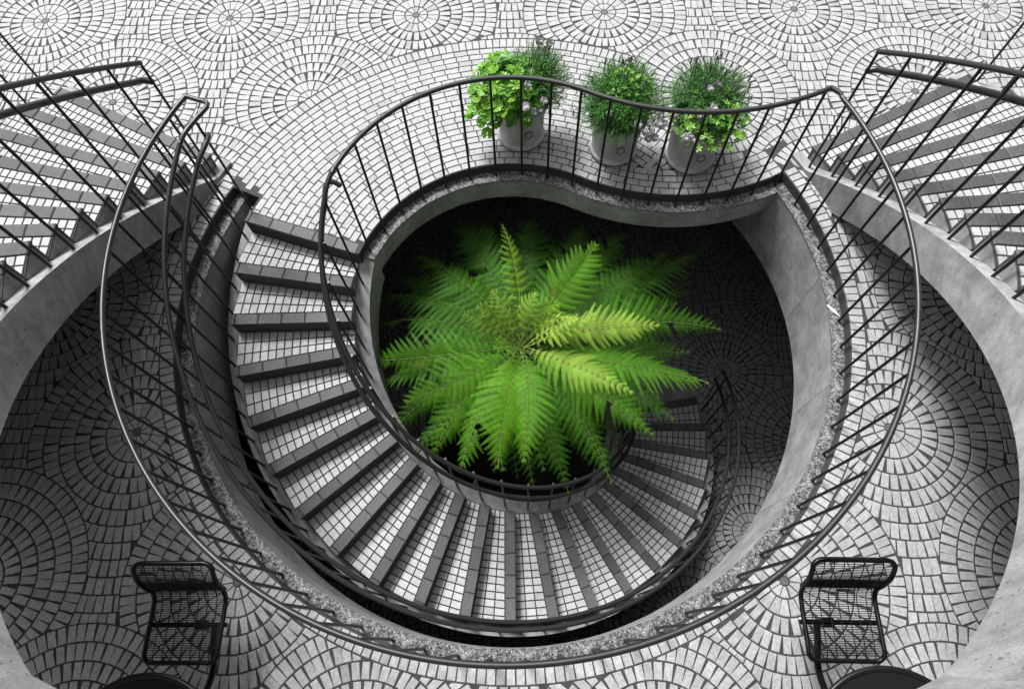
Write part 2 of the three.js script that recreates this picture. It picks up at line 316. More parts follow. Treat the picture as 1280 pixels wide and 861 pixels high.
// ---------------------------------------------------------------- stairs
function tilePieces(A, B, C, Dd, rows, cols, gap) { // cells of the quad A(inner,back) B(outer,back) C(outer,front) D(inner,front)
  const at = (u, v) => [lerp(lerp(A[0], B[0], u), lerp(Dd[0], C[0], u), v), lerp(lerp(A[1], B[1], u), lerp(Dd[1], C[1], u), v)], out = [];
  for (let j = 0; j < rows; j++) for (let i = 0; i < cols; i++) {
    const w = Math.hypot(at(1, 0.5)[0] - at(0, 0.5)[0], at(1, 0.5)[1] - at(0, 0.5)[1]) / cols, u0 = (i + gap / w / 2) / cols, u1 = (i + 1 - gap / w / 2) / cols, um = (i + 0.5) / cols;
    const d = Math.hypot(at(um, 1)[0] - at(um, 0)[0], at(um, 1)[1] - at(um, 0)[1]) / rows, v0 = (j + gap / d / 2) / rows, v1 = (j + 1 - gap / d / 2) / rows;
    let p = [at(u0, v0), at(u1, v0), at(u1, v1), at(u0, v1)]; if (area(p) < 0) p.reverse(); out.push(p);
  }
  return out;
}
const pol = (r, a) => [r * Math.cos(a * D), r * Math.sin(a * D)];
function sector(r0, r1, a0, a1, y1, y0) { return ribbon(arc(r0, a0, a1, 4), arc(r1, a0, a1, 4), fill(5, y1), fill(5, y0), W1, 0.5); }
const TILE = 0.47, NOSE = 0.085;
function makeStair(root, o) { // o: steps [{front, back, y, k}], r0, r1, dir (+1 when going down follows growing angle), rows per tread, tile pitch
  const all = [];
  for (const s of o.steps) {
    const t = new THREE.Group(); t.name = 'tread'; add(t, root);
    const dir = Math.sign(s.front - s.back), tang = [-Math.sin(s.front * D) * dir, Math.cos(s.front * D) * dir], NW = 0.092;
    const F = (r, off) => { const q = pol(r, s.front); return [q[0] + tang[0] * off, q[1] + tang[1] * off]; };
    // block under the tread with its riser, nosing tiles along the front
    mesh('step_block', sector(o.r0 + 0.004, o.r1 - 0.004, s.back, s.front - dir * 0.5, s.y - 0.02, s.y - RISE - 0.05), M.concrete, t);
    if (!s.floor) mesh('grout_bed', sector(o.r0 + 0.002, o.r1 - 0.002, s.back, s.front - dir * 0.3, s.y - 0.012, s.y - 0.02), M.grout, t);
    { const g = new GB(), q = [F(o.r0 + 0.002, -0.022), F(o.r1 - 0.002, -0.022), F(o.r1 - 0.002, -0.004), F(o.r0 + 0.002, -0.004)]; if (area(q) < 0) q.reverse(); slabPiece(g, q, s.y - 0.031, s.y - RISE + 0.002, [NOSE, NOSE, NOSE], 0.001); mesh('riser', g.geo(), M.nosing, t); }
    const L = (o.r1 - o.r0 - 0.03) / o.noseCount;
    for (let i = 0; i <= o.noseCount; i++) { const ra = o.r0 + i * L + 0.002, rb = i === o.noseCount ? o.r1 : ra + L - 0.004;
      let p = [F(ra, -NW), F(rb, -NW), F(rb, 0.006), F(ra, 0.006)]; if (area(p) < 0) p.reverse();
      const g = new GB(); slabPiece(g, p, s.y, s.y - 0.03, tone(NOSE, 0.22), 0.006); mesh('nosing_tile', g.geo(), M.nosing, t); }
    if (s.floor) continue;
    let cells;
    if (o.fan) cells = tilePieces(pol(o.r0 + 0.004, s.back), pol(o.r1 - 0.004, s.back), F(o.r1 - 0.004, -NW - 0.003), F(o.r0 + 0.004, -NW - 0.003), 3, o.cols, 0.0105);
    else { cells = []; const bt = [Math.sin(s.back * D) * dir, -Math.cos(s.back * D) * dir];
      for (let j = 0; j < 5; j++) for (const p of tilePieces(F(o.r0 + 0.004, -NW - 0.003 - (j + 1) * 0.073), F(o.r1 - 0.004, -NW - 0.003 - (j + 1) * 0.073), F(o.r1 - 0.004, -NW - 0.003 - j * 0.073), F(o.r0 + 0.004, -NW - 0.003 - j * 0.073), 1, o.cols, 0.0105)) {
        const b = pol(3.5, s.back), q = clip(p, b[0], b[1], -bt[0], -bt[1]); if (q.length > 2 && area(q) > 0.0006) cells.push(q); } }
    for (const p of cells) all.push({ p, y: s.y, t, k: s.k, c: tone(TILE, 0.1) });
  }
  for (const b of all) { const q = cen(b.p); b.v = shown(V(q[0], b.y, -q[1])) * area(b.p); if (o.hidden && o.hidden(b)) b.v = 0; }
  const single = new Set([...all].sort((a, b) => b.v - a.v).slice(0, 300).filter((b) => b.v > 0)), rest = new GB();
  for (const b of all) { const yy = b.y - 0.002 + (R() - 0.5) * 0.0016; if (single.has(b)) { const g = new GB(); slabPiece(g, b.p, yy, b.y - 0.013, b.c, 0.002); mesh('tile', g.geo(), M.tile, b.t); } else slabPiece(rest, b.p, yy, b.y - 0.013, b.c, 0.002); }
  stuff(mesh('tile_field', rest.geo(), M.tile, root));
}
M.grout = new THREE.MeshStandardMaterial({ color: grey(0.05), map: rep(grain, 2), roughness: 0.95 });
{
  const st = thing('spiral_staircase', 'spiral stair curling down round the green fern, small white tiles with dark nosings', 'staircase');
  const steps = range(NDOWN).map((k) => ({ k, front: A0 + k * DA, back: A0 + (k - 1) * DA, y: -k * RISE, floor: k === 0 }));
  steps[0].back = A0 - 2.4;
  makeStair(st, { steps, r0: RI - 0.03, r1: RO, noseCount: 5, cols: 15, fan: true });
  const AE = A0 + (NDOWN - 0.3) * DA;
  mesh('stringer', helixBand(RO, 2.505, 154, AE, 130, (a) => Math.min(LEDGE - 0.02, noseY(a) - 0.2), (a) => Math.max(LOW, noseY(a) - 0.62)), M.concrete, st);
  mesh('stringer', helixBand(1.235, RI - 0.03, 155, AE, 120, (a) => Math.min(LEDGE - 0.004, noseY(a) - 0.16), (a) => Math.max(LOW, noseY(a) - 0.55)), M.concrete, st);
  mesh('stair_slab', helixBand(RI - 0.03, RO, A0, AE, 120, (a) => noseY(a) - 0.2, (a) => Math.max(LOW, noseY(a) - 0.5)), M.concrete, st);
}
for (const side of [1, -1]) {
  const left = side > 0, st = thing('curved_staircase', left ? 'curved stair rising past the shaded dark side of its concrete stringer' : 'curved stair rising behind a sunlit pale concrete stringer, beside the three pots', 'staircase', 'curved stairs up to the deck');
  const a1 = left ? UP.L : UP.R, da = left ? UP.da : -UP.da, N = upNose(side), end = a1 + 20 * da;
  const steps = range(20).map((i) => ({ k: i + 1, front: a1 + i * da, back: a1 + (i + 1) * da, y: RISE * (i + 1) }));
  makeStair(st, { steps, r0: UP.ri, r1: UP.ro, noseCount: 9, cols: 28 });
  const A = left ? [a1 - 1.6, end] : [end, a1 + 1.6], top = (a) => Math.max(0.035, N(a) - 0.225), bot = (a) => Math.max(-0.004, N(a) - 0.585);
  mesh('stringer', helixBand(2.83, UP.ri + 0.002, A[0], A[1], 110, top, bot), M.concrete, st);
  mesh('stringer', helixBand(UP.ro - 0.002, 4.76, A[0], A[1], 110, (a) => N(a) - 0.1, (a) => Math.abs(a - a1) < 51 ? -0.004 : bot(a)), M.concrete, st);  // outer one drops to the floor at first: added wall shading the space underneath
  mesh('stair_slab', helixBand(UP.ri + 0.002, UP.ro - 0.002, left ? a1 + 1 : end, left ? end : a1 - 1, 100, (a) => Math.max(0.001, N(a) - 0.23), (a) => Math.max(-0.004, N(a) - 0.56)), M.concrete, st);
}
{ // the deck at the head of the two stairs, on which the camera stands
  const d = structure('upper_deck', 'concrete deck joining the heads of the two curved stairs');
  const shape = new THREE.Shape([...arc(2.83, UP.L + 20 * UP.da, 360 + UP.R - 20 * UP.da, 30), ...[[1.72, -4.4], [9, -4.4], [9, -9], [-9, -9], [-9, -4.4], [-2.05, -4.2]]].map((q) => new THREE.Vector2(...q)));
  const g = new THREE.ExtrudeGeometry(shape, { depth: 0.585, bevelEnabled: false }); g.rotateX(-Math.PI / 2); g.translate(0, RISE * 21 - 0.585, 0); mesh('deck_slab', g, M.concrete, d);
  for (const x of [-7.5, 7.5]) mesh('column', new THREE.CylinderGeometry(0.3, 0.3, RISE * 21 - 0.59, 24).translate(x, (RISE * 21 - 0.59) / 2, 7.5), M.concrete, d);
  const tw = thing('sky_blocking_tower', 'unseen tower with dark window bands, added behind the deck to block sky light', 'added_building'), tm = new THREE.MeshStandardMaterial({ color: grey(0.2), roughness: 0.9 }), gl = new THREE.MeshStandardMaterial({ color: grey(0.02), roughness: 0.1 });  // added out of view to cut sky light from the camera side
  mesh('facade', new THREE.BoxGeometry(44, 56, 1).translate(0, 31.7, 14.6), tm, tw);
  for (const x of [-20, -10, 0, 10, 20]) mesh('pier', new THREE.BoxGeometry(1, 3.72, 0.9).translate(x, 1.86, 14.6), tm, tw);  // piers lift the added tower so low sky light passes underneath
  for (let k = 0; k < 14; k++) mesh('window_band', new THREE.BoxGeometry(43, 1.9, 0.1).translate(0, 7 + k * 3.8, 14.09), gl, tw);
  const t2 = thing('sky_blocking_tower', 'unseen tower with dark window bands, added beyond the sunlit curved stair to block sky light', 'added_building');  // second unseen mass, added to cut sky light from the right
  mesh('facade', new THREE.BoxGeometry(1, 60, 40).translate(15.5, 30, -11), tm, t2);
  for (let k = 0; k < 14; k++) mesh('window_band', new THREE.BoxGeometry(0.1, 1.9, 39).translate(14.97, 6 + k * 3.8, -11), gl, t2);
}

// ---------------------------------------------------------------- railings
const RR = 0.0185, BR = 0.0105;
M.rail = new THREE.MeshPhysicalMaterial({ color: grey(0.02), roughness: 0.34, specularIntensity: 0.85 });
const railMesh = (root, name, pts, r = RR, seg) => mesh(name, tube(pts, r, seg), M.rail, root);
const baluster = (root, r, a, y0, y1, off) => mesh('baluster', bar(P(r, a, y0), P(r, a, y1), BR), M.metal, root);
{
  const g = thing('guard_railing', 'long round black railing circling the open stair well', 'railing');
  const pts = [...range(116).map((i) => P(2.645, 151.5 + i * 2, 1.05)), V(2.47, 1.05, -0.98), V(2.41, 1.05, -1.05)];
  railMesh(g, 'handrail', pts, RR, 300);
  for (let i = 0; i <= 45; i++) baluster(g, 2.645, 156.2 + i * 4.936, LEDGE - 0.03, 1.05);
  const w = thing('guard_railing', 'black railing in an S curve in front of the three flower pots', 'railing');
  const sp = (s) => { const a1 = 154.4 - s / 1.297 / D; if (a1 > 60.5) return pol(1.297, a1); const b = 240.5 + (s - (154.4 - 60.5) * D * 1.297) / 1.953 / D; return [D2[0] + 1.953 * Math.cos(b * D), D2[1] + 1.953 * Math.sin(b * D)]; };
  const T = (154.4 - 60.5) * D * 1.297 + (294.3 - 240.5) * D * 1.953;
  railMesh(w, 'handrail', range(81).map((i) => { const q = sp(-0.06 + (T + 0.06) * i / 80); return V(q[0], 1.05, -q[1]); }), RR, 200);
  for (let i = 0; i <= 17; i++) { const q = sp(i / 17 * (T - 0.03)); mesh('baluster', bar(V(q[0], LEDGE - 0.03, -q[1]), V(q[0], 1.05, -q[1]), BR), M.metal, w); }
  // stair, outer side
  const o = thing('stair_railing', 'black railing along the outer edge of the descending spiral stair', 'railing'), AE = A0 + (NDOWN - 1.2) * DA;
  railMesh(o, 'handrail', [P(2.645, 151.5, 1.05), P(2.55, 151.3, 1.05), P(2.45, 151.3, 1.05), P(2.45, 155, 1.05), P(2.46, 158.7, 1.045), ...range(80).map((i) => { const a = lerp(162, AE, i / 79); return P(2.46, a, noseY(a) + 1.05); })], RR, 260);
  railMesh(o, 'grab_rail', [P(2.45, 154.3, 0.86), P(2.42, 155, 0.885), P(2.4, 156.5, 0.885), ...range(80).map((i) => { const a = lerp(159.5, AE, i / 79); return P(2.4, a, noseY(a) + 0.87); })], 0.0195, 260);
  for (let a = 155; a < AE; a += DA / 2) { const yr = a < 160 ? 1.05 : noseY(a) + 1.05; baluster(o, 2.46, a, Math.min(LEDGE - 0.05, noseY(a) - 0.24), yr); if (a > 165 && Math.round((a - 155) / (DA / 2)) % 3 === 0) mesh('bracket', bar(P(2.46, a, noseY(a) + 0.83), P(2.4, a, noseY(a) + 0.86), 0.006), M.metal, o); }
  // stair, inner side
  const n = thing('stair_railing', 'black railing round the fern on the inner edge of the spiral stair', 'railing');
  railMesh(n, 'handrail', [pol(1.297, 154.4), pol(1.3, 156.5)].map((q) => V(q[0], 1.05, -q[1])).concat(range(80).map((i) => { const a = lerp(160.5, AE, i / 79); return P(lerp(1.31, 1.335, clamp(i / 6)), a, noseY(a) + 1.04); })), RR, 240);
  railMesh(n, 'grab_rail', [P(1.31, 155.6, 0.86), P(1.36, 155.8, 0.885), P(1.385, 157.5, 0.885), ...range(80).map((i) => { const a = lerp(161, AE, i / 79); return P(1.385, a, noseY(a) + 0.83); })], 0.0195, 240);
  for (let a = 164.6; a < AE; a += DA) { baluster(n, 1.31, a, noseY(a) - 0.19, noseY(a) + 1.04); if (Math.round((a - 164.6) / DA) % 2) mesh('bracket', bar(P(1.31, a, noseY(a) + 0.79), P(1.385, a, noseY(a) + 0.82), 0.006), M.metal, n); }
}
for (const side of [1, -1]) {
  const left = side > 0, a1 = left ? UP.L : UP.R, s = left ? 1 : -1, N = upNose(side), end = a1 + s * 20 * UP.da;
  const g = thing('stair_railing', left ? 'black railing along the inner edge of the shaded curved stair' : 'black railing along the inner edge of the sunlit curved stair', 'railing', 'railings of the curved stairs');
  const b0 = a1 + s * 1.9;
  railMesh(g, 'handrail', [P(2.875, b0, N(b0) + 1.06), ...range(50).map((i) => { const a = lerp(b0 + s * 2, end, i / 49); return P(2.875, a, N(a) + 1.06); })], RR, 160);
  railMesh(g, 'grab_rail', [P(2.885, b0, N(b0) + 0.88), P(2.925, b0 + s * 0.5, N(b0) + 0.9), ...range(50).map((i) => { const a = lerp(b0 + s * 2, end, i / 49); return P(2.935, a, N(a) + 0.87); })], 0.0235, 160);
  for (let k = 0; k < 20; k++) { const a = b0 + s * k * UP.da; baluster(g, 2.875, a, Math.max(0, N(a) - 0.25), N(a) + 1.06); }
  const o = thing('stair_railing', left ? 'black railing along the outer edge of the shaded curved stair' : 'black railing along the outer edge of the sunlit curved stair', 'railing', 'outer railings of the curved stairs');
  railMesh(o, 'handrail', range(40).map((i) => { const a = lerp(a1 - s * 0.4, end, i / 39); return P(4.705, a, N(a) + 1.06); }), RR, 120);
  for (let k = 0; k < 30; k++) { const a = a1 + s * (0.9 + k * UP.da * 0.62); if (Math.abs(a - a1) < 94) baluster(o, 4.705, a, N(a) - 0.12, N(a) + 1.06); }
}
console.log('structure built');

// ---------------------------------------------------------------- tree fern
const leafMat = new THREE.MeshPhysicalMaterial({ vertexColors: true, side: THREE.DoubleSide, roughness: 0.6, specularIntensity: 0.35, transmission: 0.2, thickness: 0 });
const stemMat = new THREE.MeshStandardMaterial({ vertexColors: true, roughness: 0.8 });
const mixc = (a, b, t) => a.map((v, i) => lerp(v, b[i], t));
const FR = rng(101);
function frond(root, heart, tip, lift, W, col, young = 0, bend = 0) {
  const gb = new GB(), UPV = V(0, 1, 0), flat = V(tip.x - heart.x, 0, tip.z - heart.z), len = heart.distanceTo(tip) + lift * 0.6;
  const sideways = V(-flat.z, 0, flat.x).normalize();
  const ctl = heart.clone().lerp(tip, young ? 0.62 : 0.5).add(V(0, lift, 0)).addScaledVector(sideways, bend * 1.6 + (FR() - 0.5) * 0.16);
  const curve = new THREE.QuadraticBezierCurve3(heart, ctl, tip), n = Math.round(len / 0.074);
  const roll = (FR() - 0.5) * (young ? 1.3 : 0.9), sag = 0.26 + FR() * 0.3, dens = 0.068 + FR() * 0.016;
  const pts = range(13).map((i) => curve.getPoint(i / 12));
  for (let k = 0; k < n; k++) {
    const s = 0.1 + 0.9 * (k + 0.5) / n, p = curve.getPoint(s), t = curve.getTangent(s);
    const side0 = Math.abs(t.y) > 0.93 ? sideways.clone() : V().crossVectors(t, UPV); const side = side0.normalize().applyAxisAngle(t, roll * (0.5 + s)), nor = V().crossVectors(side, t).normalize();
    const prof = Math.pow(clamp((s - 0.1) / 0.36), 0.9) * Math.pow(clamp((1.03 - s) / 0.6), 0.8);
    for (const sg of [1, -1]) {
      const L = W * 1.42 * prof * (FR() < 0.06 ? 0.55 : 0.86 + FR() * 0.26); if (L < 0.012 || FR() < 0.02) continue;
      const dry = FR() < 0.003;
      const b = lerp(0.16, 0.85, s * s) + (FR() - 0.5) * 0.12, dir = side.clone().multiplyScalar(sg * Math.cos(b)).addScaledVector(t, Math.sin(b)).addScaledVector(nor, 0.16 + 0.25 * young), droop = sag + FR() * 0.2;
      const ax = (u) => p.clone().addScaledVector(dir, L * u).addScaledVector(nor, -droop * L * u * u).addScaledVector(t, 0.18 * L * u * u);
      const m = Math.max(5, Math.round(L / 0.0125)), sp = 0.072, shade = 0.82 + FR() * 0.36;
      for (let i = 0; i < m; i++) {
        const u = (i + 0.5) / m, a = ax(u - 0.27 / m), c = ax(u + 0.27 / m), mid = ax(u), along = ax(Math.min(1, u + 0.05)).sub(mid).normalize(), perp = V().crossVectors(nor, along).normalize();
        const pl = sp * 0.47 * Math.pow(1 - u * 0.95, 0.7) * Math.min(1, 0.15 + L / 0.16), cc = (dry ? [0.16, 0.12, 0.04] : col).map((v) => v * shade * (0.85 + FR() * 0.3));
        for (const q of [1, -1]) { const e = mid.clone().addScaledVector(perp, q * pl).addScaledVector(along, pl * 0.42).addScaledVector(nor, -0.2 * pl), w = along.clone().multiplyScalar(0.0028);
          const e1 = e.clone().add(w), e0 = e.clone().sub(w), h = mid.clone().lerp(e, 0.55).addScaledVector(along, 0.0035);
          gb.tri(a, c, h, cc); gb.tri(a, h, e0, cc); gb.tri(h, e1, e0, cc); }
      }
    }
  }
  W *= 1; const f = mesh('frond', gb.geo(), leafMat, root);
  const rg = new THREE.TubeGeometry(new THREE.CatmullRomCurve3(pts), 24, 0.0042, 5, false), cc = mixc(col, [0.09, 0.06, 0.03], young ? 0.25 : 0.6), arr = new Float32Array(rg.attributes.position.count * 3); for (let i = 0; i < arr.length; i++) arr[i] = cc[i % 3]; rg.setAttribute('color', new THREE.BufferAttribute(arr, 3));
  mesh('rachis', rg, stemMat, f);
}
{
  const fern = thing('tree_fern', 'large green tree fern growing up through the middle of the stair well', 'fern');
  const H0 = V(0.1, -1.0, 0.0);
  const tr = []; for (let i = 0; i <= 16; i++) tr.push(new THREE.Vector2(0.12 + 0.02 * Math.sin(i * 2.1) + (i === 0 ? 0.08 : 0), lerp(LOW, -1.02, i / 16))); tr.push(new THREE.Vector2(0.001, -1.0));
  mesh('trunk', new THREE.LatheGeometry(tr, 14).translate(H0.x, 0, H0.z), new THREE.MeshStandardMaterial({ color: new THREE.Color().setRGB(0.03, 0.022, 0.015), roughness: 1 }), fern);
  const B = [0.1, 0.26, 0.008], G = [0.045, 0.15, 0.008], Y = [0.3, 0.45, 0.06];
  // tip x, y, far-distance, lift, half width, colour, young, sideways bend
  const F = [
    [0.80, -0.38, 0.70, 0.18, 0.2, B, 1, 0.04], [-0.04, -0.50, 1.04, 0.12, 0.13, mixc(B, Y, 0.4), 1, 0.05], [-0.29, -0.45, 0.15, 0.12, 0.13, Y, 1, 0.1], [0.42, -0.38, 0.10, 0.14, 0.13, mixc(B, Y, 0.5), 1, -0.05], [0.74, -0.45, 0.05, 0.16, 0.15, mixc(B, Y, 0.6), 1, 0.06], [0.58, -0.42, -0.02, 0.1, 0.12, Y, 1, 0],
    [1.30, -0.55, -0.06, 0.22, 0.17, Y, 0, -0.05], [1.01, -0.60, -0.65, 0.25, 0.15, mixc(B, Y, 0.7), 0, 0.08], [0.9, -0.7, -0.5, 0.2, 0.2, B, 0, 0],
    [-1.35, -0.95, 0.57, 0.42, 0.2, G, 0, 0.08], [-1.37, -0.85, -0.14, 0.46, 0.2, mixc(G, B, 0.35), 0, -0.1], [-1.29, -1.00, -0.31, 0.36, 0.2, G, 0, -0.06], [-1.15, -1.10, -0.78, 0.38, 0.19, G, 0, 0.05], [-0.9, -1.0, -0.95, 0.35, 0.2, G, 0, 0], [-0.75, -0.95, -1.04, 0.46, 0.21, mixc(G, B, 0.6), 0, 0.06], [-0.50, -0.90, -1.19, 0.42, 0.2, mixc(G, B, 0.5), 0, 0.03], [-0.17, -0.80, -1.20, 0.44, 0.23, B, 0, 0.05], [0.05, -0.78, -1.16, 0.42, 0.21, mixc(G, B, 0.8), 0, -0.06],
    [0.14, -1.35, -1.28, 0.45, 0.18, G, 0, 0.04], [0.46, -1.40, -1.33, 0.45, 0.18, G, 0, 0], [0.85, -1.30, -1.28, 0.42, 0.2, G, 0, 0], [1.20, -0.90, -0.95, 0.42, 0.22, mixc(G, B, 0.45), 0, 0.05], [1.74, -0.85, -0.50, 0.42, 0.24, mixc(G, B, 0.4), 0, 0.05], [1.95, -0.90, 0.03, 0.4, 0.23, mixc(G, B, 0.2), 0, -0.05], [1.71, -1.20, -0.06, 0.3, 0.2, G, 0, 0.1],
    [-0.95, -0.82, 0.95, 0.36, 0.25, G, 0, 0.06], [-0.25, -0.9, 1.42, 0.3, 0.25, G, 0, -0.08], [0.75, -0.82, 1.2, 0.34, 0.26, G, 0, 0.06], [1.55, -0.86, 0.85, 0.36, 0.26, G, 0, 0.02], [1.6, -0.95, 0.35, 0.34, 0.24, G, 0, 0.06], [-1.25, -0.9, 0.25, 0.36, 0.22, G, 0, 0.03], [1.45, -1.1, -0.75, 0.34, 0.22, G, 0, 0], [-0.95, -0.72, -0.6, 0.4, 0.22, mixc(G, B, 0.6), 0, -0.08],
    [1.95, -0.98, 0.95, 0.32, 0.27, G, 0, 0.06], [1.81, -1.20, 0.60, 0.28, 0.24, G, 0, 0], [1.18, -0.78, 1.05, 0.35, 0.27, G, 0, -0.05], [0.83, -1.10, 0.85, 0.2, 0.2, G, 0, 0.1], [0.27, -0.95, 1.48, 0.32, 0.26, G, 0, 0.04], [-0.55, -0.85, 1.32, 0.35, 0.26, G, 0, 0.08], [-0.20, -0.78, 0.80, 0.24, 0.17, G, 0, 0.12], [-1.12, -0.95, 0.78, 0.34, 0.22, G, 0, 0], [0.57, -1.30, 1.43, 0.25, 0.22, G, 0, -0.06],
  ];
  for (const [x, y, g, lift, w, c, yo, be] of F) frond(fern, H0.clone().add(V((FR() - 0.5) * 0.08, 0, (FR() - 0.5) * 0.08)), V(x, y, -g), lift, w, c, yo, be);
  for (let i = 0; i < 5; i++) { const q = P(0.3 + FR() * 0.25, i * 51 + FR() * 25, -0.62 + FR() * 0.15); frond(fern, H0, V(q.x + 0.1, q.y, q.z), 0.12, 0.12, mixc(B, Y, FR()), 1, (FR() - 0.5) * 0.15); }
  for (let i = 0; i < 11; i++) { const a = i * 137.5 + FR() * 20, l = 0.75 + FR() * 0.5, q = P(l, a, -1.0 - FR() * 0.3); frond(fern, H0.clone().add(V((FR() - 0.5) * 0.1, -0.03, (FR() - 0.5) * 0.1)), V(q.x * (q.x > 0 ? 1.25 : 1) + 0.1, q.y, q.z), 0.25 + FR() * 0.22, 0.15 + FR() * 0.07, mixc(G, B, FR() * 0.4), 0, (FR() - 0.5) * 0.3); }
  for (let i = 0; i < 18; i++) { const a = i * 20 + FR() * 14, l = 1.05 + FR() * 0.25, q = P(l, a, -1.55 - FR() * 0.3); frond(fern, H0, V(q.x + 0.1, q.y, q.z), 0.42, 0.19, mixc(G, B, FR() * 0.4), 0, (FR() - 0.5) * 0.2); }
  const bed = thing('planting_bed', 'round bed of dark soil at the foot of the tree fern', 'planting bed');
  mesh('soil', new THREE.CylinderGeometry(1.16, 1.16, 0.22, 40).translate(0, LOW + 0.11, 0), new THREE.MeshStandardMaterial({ color: grey(0.02), roughness: 1, map: rep(concreteTex, 3) }), bed);
  mesh('kerb', ribbon(arc(1.16, 0, 360, 60), arc(1.23, 0, 360, 60), fill(61, LOW + 0.26), fill(61, LOW), W1, 0.5, false), M.concrete, bed);
}

// ---------------------------------------------------------------- flower pots
const PR = rng(55);
const potMat = new THREE.MeshStandardMaterial({ color: grey(0.74), map: rep(concreteTex, 1), bumpMap: rep(concreteTex, 1), bumpScale: 0.003, roughness: 0.85 });
const potDark = new THREE.MeshStandardMaterial({ color: grey(0.14), roughness: 0.7 });
const soilMat = new THREE.MeshStandardMaterial({ color: grey(0.025), map: rep(concreteTex, 4), roughness: 1 });
function makePot(x, g, label, s, turn) {
  const t = thing('plant_pot', label, 'pot', 'pots on the walkway'); t.position.set(x, 0.002, -g); t.rotation.y = turn;
  const prof = [[0.001, 0.012], [0.17, 0.012], [0.192, 0.014], [0.2, 0.028], [0.197, 0.044], [0.184, 0.052], [0.18, 0.07], [0.19, 0.2], [0.204, 0.34], [0.21, 0.375], [0.224, 0.385], [0.231, 0.402], [0.228, 0.42], [0.214, 0.427], [0.2, 0.42], [0.195, 0.38]].map(([r, y]) => new THREE.Vector2(r * s, y * s));
  const lg = new THREE.LatheGeometry(prof, 44); const uv = lg.attributes.uv; for (let i = 0; i < uv.count; i++) uv.setXY(i, uv.getX(i) * 1.2, uv.getY(i) * 0.5);
  mesh('body', lg, potMat, t);
  mesh('soil', new THREE.CylinderGeometry(0.198 * s, 0.198 * s, 0.02, 28).translate(0, 0.39 * s, 0), soilMat, t);
  for (const a of [20, 110, 200, 290]) mesh('foot', new THREE.SphereGeometry(0.018, 10, 7).scale(1, 0.75, 1).translate(0.175 * s * Math.cos(a * D), 0.012, 0.175 * s * Math.sin(a * D)), potMat, t);
  const f = 0.196 * s; // ornament facing the well
  const mask = mesh('mask', new THREE.SphereGeometry(0.03, 14, 10).scale(0.9, 1.05, 0.55).translate(0, 0.255 * s, f), potMat, t);
  mesh('ring', new THREE.TorusGeometry(0.034, 0.0072, 8, 26).rotateX(-0.18).translate(0, 0.232 * s, f + 0.024), potDark, mask);
  const dr = new THREE.CylinderGeometry(0.008, 0.02, 0.13, 8).scale(1, 1, 0.5).translate(0, 0.125 * s, 0.187 * s); mesh('drop_ornament', dr, potMat, t);
  return t;
}
makePot(0.171, 1.655, 'stone pot of round-leaved geranium, at the left end of the row of three', 1.07, 0.25).userData.label = 'grey stone pot holding the large round bright green leaves';
makePot(0.981, 1.45, 'grey stone pot in the middle of the row of three on the walkway', 1.07, 0.05);
makePot(1.64, 1.33, 'grey stone pot with bare rim, nearest the sunlit curved stair', 1.1, 0.05);

function leafGeo(r, lobes, deep, cup) { // one leaf lying in x-z, stalk at the origin
  const gb = new GB(), n = lobes * 4, q = (i) => { const a = (i / n) * Math.PI * 1.86 + Math.PI * 0.07 - Math.PI / 2 + 0; const k = r * (1 - deep * Math.pow(Math.abs(Math.cos((i / n) * Math.PI * lobes)), 1.5) * 1); return V(k * Math.cos(a + Math.PI) * 1, cup * k * k / r * (0.6 + 0.4 * Math.cos(i * 2.2)), k * Math.sin(a + Math.PI) + r * 0.35); };
  const o = V(0, 0, 0.02 * r); for (let i = 0; i < n; i++) gb.tri(o, q(i + 1), q(i), W1); return gb;
}
const leafShapes = [leafGeo(1, 7, 0.12, 0.3), leafGeo(1, 5, 0.16, 0.45), leafGeo(1, 5, 0.55, 0.2), leafGeo(1, 5, 0.62, 0.4)].map((g) => { const o = g.geo(); o.deleteAttribute('color'); return o; });
const leafTone = (c) => new THREE.MeshPhysicalMaterial({ color: new THREE.Color().setRGB(...c), side: THREE.DoubleSide, roughness: 0.5, transmission: 0.2, thickness: 0 });
const gerMats = [[0.085, 0.26, 0.008], [0.12, 0.3, 0.01], [0.06, 0.2, 0.008], [0.14, 0.32, 0.015]].map(leafTone);
function geranium(root, cx, y0, cg, n, rx, ry, size, shapes, flatFrom) {
  const stems = [];
  for (let i = 0; i < n; i++) {
    const a = PR() * Math.PI * 2, e = Math.acos(1 - PR() * (flatFrom ?? 1.15)), rr = Math.pow(PR(), 0.3), dir = V(Math.sin(e) * Math.cos(a), Math.cos(e), Math.sin(e) * Math.sin(a));
    const p = V(cx + dir.x * rx * rr, y0 + dir.y * ry * rr, -cg + dir.z * rx * rr), o = mesh('leaf', leafShapes[shapes[Math.floor(PR() * shapes.length)]], gerMats[Math.floor(PR() * 4)], root);
    const s = size * (0.65 + PR() * 0.6); o.scale.setScalar(s); o.position.copy(p);
    const nrm = dir.clone().multiplyScalar(0.7).add(V((PR() - 0.5) * 0.9, 0.7 + PR() * 0.4, (PR() - 0.5) * 0.9)).normalize();
    o.quaternion.setFromUnitVectors(V(0, 1, 0), nrm).multiply(new THREE.Quaternion().setFromAxisAngle(V(0, 1, 0), PR() * 6.28));
    const b = V(cx + (PR() - 0.5) * 0.15, y0 - 0.03, -cg + (PR() - 0.5) * 0.15); stems.push(tubeThin(b, p, 0.0024));
  }
  mesh('stalks', mergeGeometries(stems), stalkMat, root);
}
const stalkMat = new THREE.MeshStandardMaterial({ color: new THREE.Color().setRGB(0.06, 0.13, 0.02), roughness: 0.8 });
